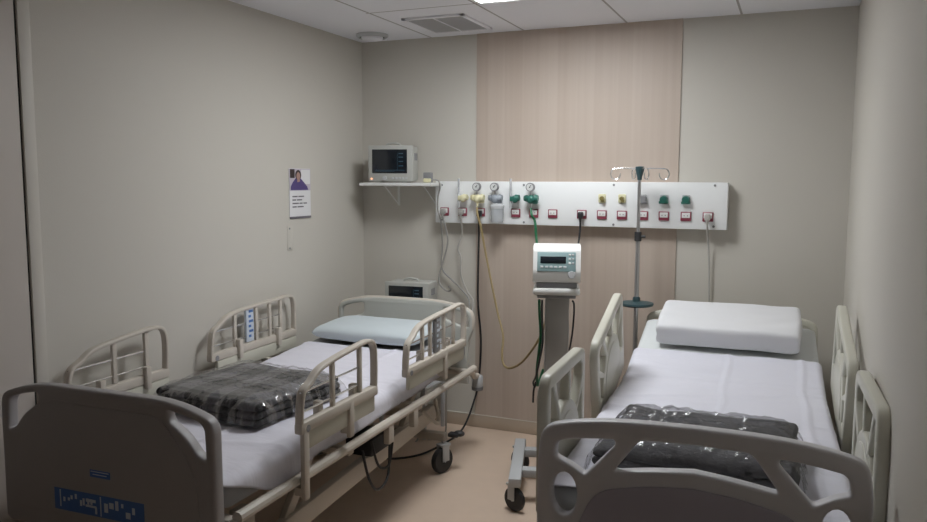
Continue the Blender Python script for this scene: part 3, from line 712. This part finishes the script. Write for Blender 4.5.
# ------------------------------------------------------------------ left bed
TH = R(1.6); THR = R(2.0)
LB = (-2.05, -2.75, 0)
BL = thing('hospital_bed', 'cream metal hospital bed with tubular side rails along the left wall', 'hospital bed', LB, TH)
def fplane(w):  # 2-D panel (u, z) standing at bed position w
    return lambda x, y, z: (x, w + z, y)
half = [(0, 0.912), (0.25, 0.912, 0.06), (0.35, 0.896, 0.08), (0.452, 0.862, 0.04), (0.454, 0.41, 0.03)]
slot = [(0.275, 0.882, 0.010), (0.345, 0.870, 0.03), (0.415, 0.850, 0.03), (0.420, 0.735, 0.012), (0.385, 0.752, 0.015), (0.345, 0.80, 0.04), (0.275, 0.846, 0.015)]
sl2 = [(-p[0], *p[1:]) for p in slot]
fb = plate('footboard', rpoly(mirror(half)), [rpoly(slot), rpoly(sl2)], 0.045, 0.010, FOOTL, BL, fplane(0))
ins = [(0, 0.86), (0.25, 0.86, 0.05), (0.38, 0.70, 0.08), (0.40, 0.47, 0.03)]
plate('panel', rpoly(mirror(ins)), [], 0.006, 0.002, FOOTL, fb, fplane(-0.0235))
# stickers on the footboard
def sticker(parent, u, z, lw, lh, w, marks, base=BLUE, ink=PALEB, face=-1, lab='blue sticker'):
    b = MB(); b.box((u, w, z), (lw, 0.002, lh), 0, mi=0)
    for (a, c, ww, hh) in marks: b.box((u + a * lw, w + face * 0.0012, z + c * lh), (ww * lw, 0.001, hh * lh), 0, mi=1)
    o = b.obj('sticker', [base, ink], parent); o['label'] = lab; return o
mk = [(-0.43, 0.05, 0.012, 0.8)]
random.seed(3)
for k in range(9): mk.append((-0.38 + k * 0.045 + random.uniform(-0.01, 0.01), random.uniform(-0.25, 0.25), 0.022, random.uniform(0.12, 0.35)))
mk += [(-0.08, 0.18, 0.11, 0.14), (-0.08, -0.08, 0.12, 0.10), (0.03, 0.0, 0.012, 0.9)]
for k in range(6): mk.append((0.09 + k * 0.06, random.uniform(-0.3, 0.3), random.uniform(0.02, 0.05), random.uniform(0.15, 0.45)))
sticker(fb, -0.018, 0.527, 0.385, 0.074, -0.0275, mk, lab='wide blue instruction sticker with pale marks')
sticker(fb, -0.005, 0.636, 0.085, 0.024, -0.0275, [(0, 0.3, 0.9, 0.12), (0, -0.1, 0.7, 0.12)], lab='small blue sticker')
hh = [(0, 0.898), (0.20, 0.898, 0.06), (0.33, 0.880, 0.08), (0.438, 0.850, 0.045), (0.442, 0.735, 0.02), (0.41, 0.66, 0.04), (0.41, 0.42)]
hs = [(0.262, 0.862, 0.015), (0.345, 0.846, 0.02), (0.412, 0.824, 0.025), (0.415, 0.752, 0.012), (0.385, 0.752, 0.015), (0.262, 0.795, 0.02)]
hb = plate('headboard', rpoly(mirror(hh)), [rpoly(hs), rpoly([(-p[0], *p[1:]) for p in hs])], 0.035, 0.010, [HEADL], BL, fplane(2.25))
b = MB(); b.tube(catmull([(u, 2.25, z) for u, z in ((-0.43, 0.74), (-0.433, 0.81), (-0.40, 0.852), (-0.3, 0.876), (-0.2, 0.888), (0, 0.890), (0.2, 0.888), (0.3, 0.876), (0.40, 0.852), (0.433, 0.81), (0.43, 0.74))], 5), 0.0155, 12); o = b.obj('edge_tube', CREAM, hb)

def rounded_band(a, c): # cross-section of the flat rail band: a along u, c along normal
    return [(p[0], p[1]) for p in rpoly([(-a / 2, -c / 2, c * 0.4), (a / 2, -c / 2, c * 0.4), (a / 2, c / 2, c * 0.4), (-a / 2, c / 2, c * 0.4)], 3)]
def tube_rail(bed, side, w0, w1, u, bars, zt=0.942, zb=0.725, lead=0.13, post_at=None, sticker_at=None, sticker_dark=False, tilt=0):
    L_ = w1 - w0
    pth = [(w0, zb), (w0 + 0.004, zb + 0.06), (w0 + 0.02, zb + 0.125), (w0 + 0.07, zt - 0.065), (w0 + lead, zt - 0.032), (w0 + lead + 0.12, zt - 0.015), (w1 - 0.14, zt - 0.002), (w1 - 0.06, zt), (w1 - 0.018, zt - 0.012), (w1, zt - 0.05), (w1 + 0.003, zt - 0.12), (w1, zb + 0.02)]
    b = MB(); b.sweep(catmull([(u, w, z) for w, z in pth], 6), rounded_band(0.031, 0.017), (1, 0, 0)); rail = b.obj('side_rail', CREAM, bed)
    def ztop(w):
        q = catmull([(0, a, c) for a, c in pth], 6); best = min((abs(p.y - w), -p.z) for p in q if p.z > zt - 0.1); return -best[1]
    b = MB(); b.box((u, (w0 + w1) / 2, zb), (0.034, L_ + 0.02, 0.042), 0.008); b.obj('bottom_bar', CREAM, rail)
    for bw in bars:
        b = MB(); zt2 = ztop(bw); b.box((u, bw, (zb + zt2) / 2), (0.016, 0.022, zt2 - zb), 0.004); b.obj('bar', CREAM, rail)
    for zz, s0, s1 in ((zb + 0.125, w0 + 0.01, bars[-1]), (zb + 0.055, w0 + 0.0, bars[-1])):
        b = MB(); b.cyl((u, s0, zz), (u, s1, zz), 0.004, seg=8); b.obj('rod', CHROME, rail)
    b = MB(); b.box((u - side * 0.006, (w0 + w1) / 2 + 0.02, zb - 0.056), (0.022, L_ - 0.03, 0.07), 0.008); b.obj('lower_panel', CREAMP, rail)
    for pw_, pz in (((w0 + 0.02, 0.47),) if post_at else ()) + ((w0 + L_ * 0.62, 0.60),):
        b = MB(); b.box((u + side * 0.008, pw_, (zb + pz) / 2), (0.02, 0.034, zb - pz + 0.02), 0.005); b.box((u - side * 0.012, pw_, pz + 0.02), (0.034, 0.034, 0.03), 0.004); b.obj('rail_post', CREAM, rail)
    for pw_ in (w0 + 0.28 * L_, w0 + 0.75 * L_):
        b = MB(); b.box((u - side * 0.02, pw_, zb + 0.01), (0.03, 0.03, 0.10), 0.006); b.obj('clamp', CREAM, rail)
    b = MB(); b.cyl((u - 0.019, w0 + 0.03, zb - 0.005), (u + 0.019, w0 + 0.03, zb - 0.005), 0.013); b.obj('pivot_cap', GREY, rail)
    if sticker_at:
        b = MB(); zt2 = ztop(sticker_at)
        zc = (zb + 0.02 + zt2) / 2; b.box((u, sticker_at, zc), (0.016, 0.062, zt2 - zb - 0.03), 0.003, mi=0)
        for sd in (-1, 1):
            for k in range(6): b.box((u + sd * 0.0085, sticker_at + (0.006 if k % 2 else -0.004), zb + 0.055 + k * 0.026), (0.001, 0.034 if k % 2 else 0.02, 0.013), mi=1)
        o = b.obj('control_label', [GREY, PALEB] if sticker_dark else [PALEB, BLUE], rail); o['label'] = 'blue and white control label between the bars'
    return rail
tube_rail(BL, 1, 0.385, 0.94, 0.49, (0.61, 0.82), post_at=True)
tube_rail(BL, 1, 1.245, 1.965, 0.49, (1.43, 1.52, 1.69, 1.82), sticker_at=1.60, sticker_dark=True)
tube_rail(BL, -1, 0.31, 0.845, -0.52, (0.55, 0.73), post_at=True)
tube_rail(BL, -1, 1.15, 1.87, -0.52, (1.34, 1.52, 1.64, 1.74), sticker_at=1.46)
# deck and base
def bed_base(bed, deck_z, w_len, um=0.44, rail_up=0.0, beam_z=0.24, cm=CREAMD, caster_u=0.40, cw=(0.40, 1.90), beam_u=0.355, rise=0.0):
    b = MB()
    for s_ in (-1, 1): b.tube([(s_ * um, 0.06, deck_z + rail_up), (s_ * um, w_len - 0.06, deck_z + rail_up)], 0.02, 10)
    for w in (0.07, w_len * 0.35, w_len * 0.65, w_len - 0.07): b.box((0, w, deck_z - 0.005), (2 * um, 0.045, 0.03), 0.006)
    b.obj('deck_frame', CREAM, bed)
    for s_ in (-1, 1):
        b = MB(); b.box((s_ * beam_u, (cw[0] + cw[1]) / 2, beam_z + rise / 2), (0.04, cw[1] - cw[0] + 0.06, 0.085), 0.006, rot=Matrix.Rotation(math.atan2(rise, cw[1] - cw[0]), 3, 'X')); b.obj('base_beam', CREAM, bed)
    for w in cw:
        b = MB(); b.box((0, w, 0.198), (2 * caster_u + 0.03, 0.05, 0.042), 0.006); b.obj('cross_beam', cm, bed)
        for s_ in (-1, 1):
            ct = caster(bed, (s_ * caster_u, w - 0.02, 0.072), 0.072, 0.034, R(-22), 0.02, LGREY)
            b = MB(); b.box((s_ * (caster_u + 0.05), w + 0.03, 0.205), (0.06, 0.05, 0.022), 0.008); b.sphere((s_ * (caster_u + 0.075), w + 0.045, 0.21), 0.024, (1.3, 1, 0.7)); b.obj('brake_pedal', BLACK, ct)
    for w in (0.55, 1.55):
        for s_ in (-1, 1):
            b = MB(); b.box((s_ * 0.30, w + 0.10, (deck_z + beam_z) / 2 + 0.01), (0.03, 0.05, math.hypot(0.22, deck_z - beam_z) - 0.05), 0.005, rot=Matrix.Rotation(-math.atan2(0.22, deck_z - beam_z), 3, 'X')); b.obj('lift_arm', cm, bed)
    for w in (0.85, 1.35):
        b = MB(); b.box((0.12, w, deck_z - 0.085), (0.12, 0.22, 0.09), 0.012); b.cyl((0.12, w + 0.1, deck_z - 0.09), (0.12, w + 0.42, deck_z - 0.10), 0.02); b.obj('motor', BLACK, bed)
bed_base(BL, 0.512, 2.25, um=0.468, rail_up=0.018, caster_u=0.385, cw=(0.42, 1.94), beam_u=0.31, beam_z=0.255, rise=0.07)
for w, s_ in ((0.16, 1), (0.16, -1)):
    b = MB(); b.box((s_ * 0.41, w, 0.385), (0.055, 0.07, 0.26), 0.006); b.obj('foot_support', CREAMD, BL)
for w in (1.12, 1.38):
    b = MB(); b.box((0.468, w, 0.48), (0.03, 0.05, 0.09), 0.006); b.obj('rail_bracket', CREAM, BL)
b = MB(); b.box((0.28, 1.28, 0.37), (0.14, 0.2, 0.08), 0.01); b.obj('control_box', BLACK, BL)
for s_ in (-1, 1):
    b = MB(); b.tube(catmull([(s_ * 0.465, 2.10, 0.528), (s_ * 0.47, 2.15, 0.515), (s_ * 0.455, 2.22, 0.475), (s_ * 0.445, 2.31, 0.455)], 5), 0.017, 10); b.obj('bumper_arm', CREAM, BL)
    b = MB(); b.lathe([(0.001, 0.40), (0.03, 0.40), (0.033, 0.41), (0.033, 0.46), (0.028, 0.468), (0.001, 0.47)], (s_ * 0.445, 2.31, -0.01)); bu = b.obj('bumper', LGREY, BL)
    b = MB(); b.lathe([(0.001, 0.372), (0.032, 0.372), (0.034, 0.378), (0.034, 0.392), (0.001, 0.392)], (s_ * 0.445, 2.31, 0.0)); b.obj('bumper_ring', GREY, bu)
for pts in ([(0.40, 1.0, 0.43), (0.42, 1.02, 0.30), (0.42, 1.10, 0.22), (0.41, 1.22, 0.24), (0.38, 1.30, 0.37)], [(0.38, 1.12, 0.43), (0.40, 1.15, 0.31), (0.40, 1.25, 0.28), (0.38, 1.33, 0.36)]):
    b = MB(); b.tube(catmull(pts, 6), 0.006, 8); b.obj('control_cable', BLACKC, BL)
b = MB(); b.tube(catmull([(0.36, 1.72, 0.40), (0.42, 1.76, 0.33), (0.40, 1.84, 0.33), (0.36, 1.88, 0.42)], 6), 0.011, 8); b.obj('crank_handle', CREAM, BL)

mattress('mattress of the left bed under its white sheet and blue pillow', LB, TH, 0.642, 0.035, 2.205, 0.43, 0.104, MATTL, 1.3, 3.5)
def overL(w, s_):
    if s_ > 0:
        if w < 0.12: return 0.0 - 0.03 * (0.12 - w) / 0.08
        if w < 0.34: return 0.095 * (w - 0.12) / 0.22
        return 0.093 - 0.048 * min(1, (w - 0.34) / 0.25) + 0.006 * math.sin(w * 9)
    return 0.06 + 0.01 * math.sin(w * 7)
sheet('rumpled white sheet spread over the left bed', LB, TH, 0.642, 0.04, 1.84, 0.43, overL, SHEETL, 1.3, 3.5,
      folds=[(1.815, 0.0, 0.005, 0.010), (1.32, -0.05, 0.006, 0.012), (0.3, 0.2, 0.005, 0.014)], ufolds=[(0.12, 0.02, 0.006, 0.012)], seed=2)
def bw(o, u, w, z, th=None):
    th = TH if th is None else th
    return (o[0] + u * math.cos(th) - w * math.sin(th), o[1] + u * math.sin(th) + w * math.cos(th), z)
pillow('pillow', 'pale blue pillow lying flat on the left bed', bw(LB, -0.05, 2.005, 0.703), (R(3.5), 0, TH + R(-2)), 0.68, 0.37, 0.088, PILB, 5, seed=1)
blanket('dark grey plaid blanket folded in clear bag on the left bed', bw(LB, -0.01, 0.775, 0.666), TH + R(-5), 0.575, 0.55, 0.095, 3, PLAID, 3, 0.012, 1.2)

# ------------------------------------------------------------------ right bed
RB = (-0.221, -2.45, 0)
THL = TH; TH = THR
BR = thing('hospital_bed', 'hospital bed with cream plastic panel rails and raised back beside the right wall', 'hospital bed', RB, TH)
half = [(0, 0.938), (0.15, 0.936, 0.05), (0.25, 0.930, 0.05), (0.345, 0.916, 0.05), (0.424, 0.895, 0.055), (0.436, 0.80, 0.05), (0.436, 0.38, 0.03)]
def sym(h): return [rpoly(h), rpoly([(-p[0], *p[1:]) for p in h])]
tri = [(0.214, 0.880, 0.010), (0.30, 0.872, 0.03), (0.378, 0.858, 0.025), (0.383, 0.808, 0.012), (0.345, 0.795, 0.03), (0.297, 0.766, 0.012), (0.212, 0.862, 0.008)]
oval = [(0.355 + 0.037 * math.cos(a * PI / 10), 0.703 + 0.064 * math.sin(a * PI / 10)) for a in range(20)]
cs = [(0, 0.890), (0.145, 0.886, 0.02), (0.217, 0.786, 0.018), (0.115, 0.803, 0.05), (0, 0.815)]
cs_full = cs + [(-p[0], *p[1:]) for p in reversed(cs[1:-1])]
fb = plate('footboard', rpoly(mirror(half)), sym(tri) + [oval, [(-x, y) for x, y in oval]] + [rpoly(cs_full)], 0.045, 0.010, FOOTR, BR, fplane(0))
ins = [(0, 0.772), (0.12, 0.762, 0.05), (0.265, 0.728, 0.05), (0.315, 0.62, 0.05), (0.33, 0.44, 0.03)]
plate('panel', rpoly(mirror(ins)), [], 0.008, 0.003, FOOTRP, fb, fplane(-0.024))
hh = [(0, 0.905), (0.20, 0.905, 0.06), (0.33, 0.892, 0.08), (0.436, 0.864, 0.045), (0.44, 0.735, 0.02), (0.41, 0.66, 0.04), (0.41, 0.42)]
hs2 = [(0.30, 0.858, 0.02), (0.405, 0.834, 0.03), (0.41, 0.765, 0.016), (0.385, 0.765, 0.02), (0.30, 0.81, 0.02)]
plate('headboard', rpoly(mirror(hh)), sym(hs2), 0.04, 0.012, CREAMP, BR, fplane(2.24))

def panel_rail(bed, side, u, s_len, t_len, frame, rear):
    out = rpoly([(0.0, 0.0, 0.03), (s_len, 0.0, 0.03), (s_len, t_len - 0.02, 0.05), (s_len - 0.05, t_len, 0.04), (0.04, t_len, 0.05), (0.0, t_len - 0.05, 0.05)])
    holes = []; ccx, ccy, r0 = s_len / 2, 0.10, 0.20
    x0, x1, y1 = 0.045, s_len - 0.045, t_len - 0.045
    def ray(a):
        dx, dy = math.cos(R(a)), math.sin(R(a)); ts = []
        if dx > 1e-6: ts.append((x1 - ccx) / dx)
        if dx < -1e-6: ts.append((x0 - ccx) / dx)
        if dy > 1e-6: ts.append((y1 - ccy) / dy)
        return min(ts)
    for a0, a1 in ((6, 40), (46, 80), (86, 118), (124, 146), (152, 176)):
        n = 7; inn = []; outp = []
        for k in range(n + 1):
            a = a0 + (a1 - a0) * k / n; rr = min(r0, ray(a) - 0.03); t = ray(a)
            inn.append((ccx + rr * math.cos(R(a)), ccy + rr * math.sin(R(a)))); outp.append((ccx + t * math.cos(R(a)), ccy + t * math.sin(R(a))))
        holes.append([Vector(p) for p in inn + outp[::-1]])
    holes.append(rpoly([(ccx - 0.12, 0.10, 0.02), (ccx + 0.10, 0.10, 0.02), (ccx + 0.08, 0.145, 0.02), (ccx - 0.09, 0.145, 0.02)]))
    rail = plate('side_rail', out, holes, 0.036, 0.008, CREAMP, bed, frame)
    # recessed arch face
    pl = plate('inner_arch', [Vector(p) for p in arc(ccx, ccy, 0.165, 0, 180, 16)], [], 0.042, 0.003, CREAMP, rail, lambda x, y, z: frame(x, y, z))
    return rail
def rframe(u, w0, z0, tilt):
    return lambda x, y, z: (u + z, w0 + x * math.cos(tilt) - y * math.sin(tilt), z0 + x * math.sin(tilt) + y * math.cos(tilt))
TILT = R(15); HINGE = 1.42
for s_ in (-1, 1):
    RU = 0.462 if s_ < 0 else 0.470
    panel_rail(BR, s_, s_ * RU, 0.54, 0.44, rframe(s_ * RU, 0.125, 0.556, 0), False)
    panel_rail(BR, s_, s_ * RU, 0.60, 0.40, rframe(s_ * RU, 0.985, 0.555, TILT), True)
    for w in (0.3, 0.52, 1.1, 1.3):
        b = MB(); b.box((s_ * 0.445, w, 0.50), (0.03, 0.05, 0.12), 0.006); b.obj('rail_post', LGREY, BR)
bed_base(BR, 0.527, 2.22, um=0.40, caster_u=0.37, beam_u=0.33, cw=(0.35, 1.85))
# raised back support
b = MB(); b.box((0, HINGE + 0.45, 0.617), (0.74, 0.66, 0.016), 0.005, rot=Matrix.Rotation(R(13.5), 3, 'X')); b.obj('back_panel', LGREY, BR)
b = MB(); b.box((0, HINGE / 2, 0.546), (0.74, HINGE - 0.2, 0.012), 0.003); b.obj('seat_panel', LGREY, BR)
mattress('mattress of the right bed with raised head under the white pillow', RB, TH, 0.690, 0.035, 2.18, 0.418, 0.130, MATT, HINGE, 13.5, 0.025)
sheet('smooth white sheet spread over the right bed', RB, TH, 0.690, 0.04, 1.73, 0.418, lambda w, s_: 0.085 + 0.008 * math.sin(w * 6 + s_), SHEETR, HINGE, 13.5,
      folds=[(1.765, 0.0, 0.005, 0.010), (0.92, -0.03, 0.007, 0.012), (1.22, 0.35, 0.006, 0.014), (1.45, 0.05, 0.005, 0.02)], ufolds=[(0.02, 0.0, 0.006, 0.012), (0.335, 0.0, 0.007, 0.012)], seed=6, r=0.028)
pw = 1.925; pl_ = pw - HINGE
pz = 0.690 + 0.018 + pl_ * math.tan(R(13.5))
pillow('pillow', 'thick white pillow on the raised head of the right bed', bw(RB, 0.008, pw, pz), (R(13.5), 0, TH + R(-1.5)), 0.68, 0.365, 0.108, PILW, 22.0, seed=4)
blanket('dark blanket folded in clear bag behind the right footboard', bw(RB, -0.012, 0.36, 0.712), TH + R(-2), 0.585, 0.50, 0.10, 3, FLEECE, 8, 0.018, 1.3, BAGR)

# ------------------------------------------------------------------ camera, light, view
cam = bpy.data.cameras.new('camera'); co = link(bpy.data.objects.new('camera', cam))
cam.sensor_width = 36; cam.lens = 779.99 / 927 * 36; cam.clip_start = 0.05
co.matrix_world = Matrix.Translation((0, -4.583, 1.6)) @ Matrix.Rotation(0.40089, 4, 'Z') @ Matrix.Rotation(PI / 2 - 0.10423, 4, 'X') @ Matrix.Rotation(0.00325, 4, 'Z')
SC.camera = co
w = bpy.data.worlds.new('world'); SC.world = w; w.use_nodes = True
w.node_tree.nodes['Background'].inputs[0].default_value = (0.5, 0.5, 0.5, 1); w.node_tree.nodes['Background'].inputs[1].default_value = 0.05
SC.view_settings.view_transform = 'Standard'; SC.view_settings.look = 'None'; SC.view_settings.gamma = 1; SC.view_settings.use_curve_mapping = False
SC.view_settings.exposure = 0.0
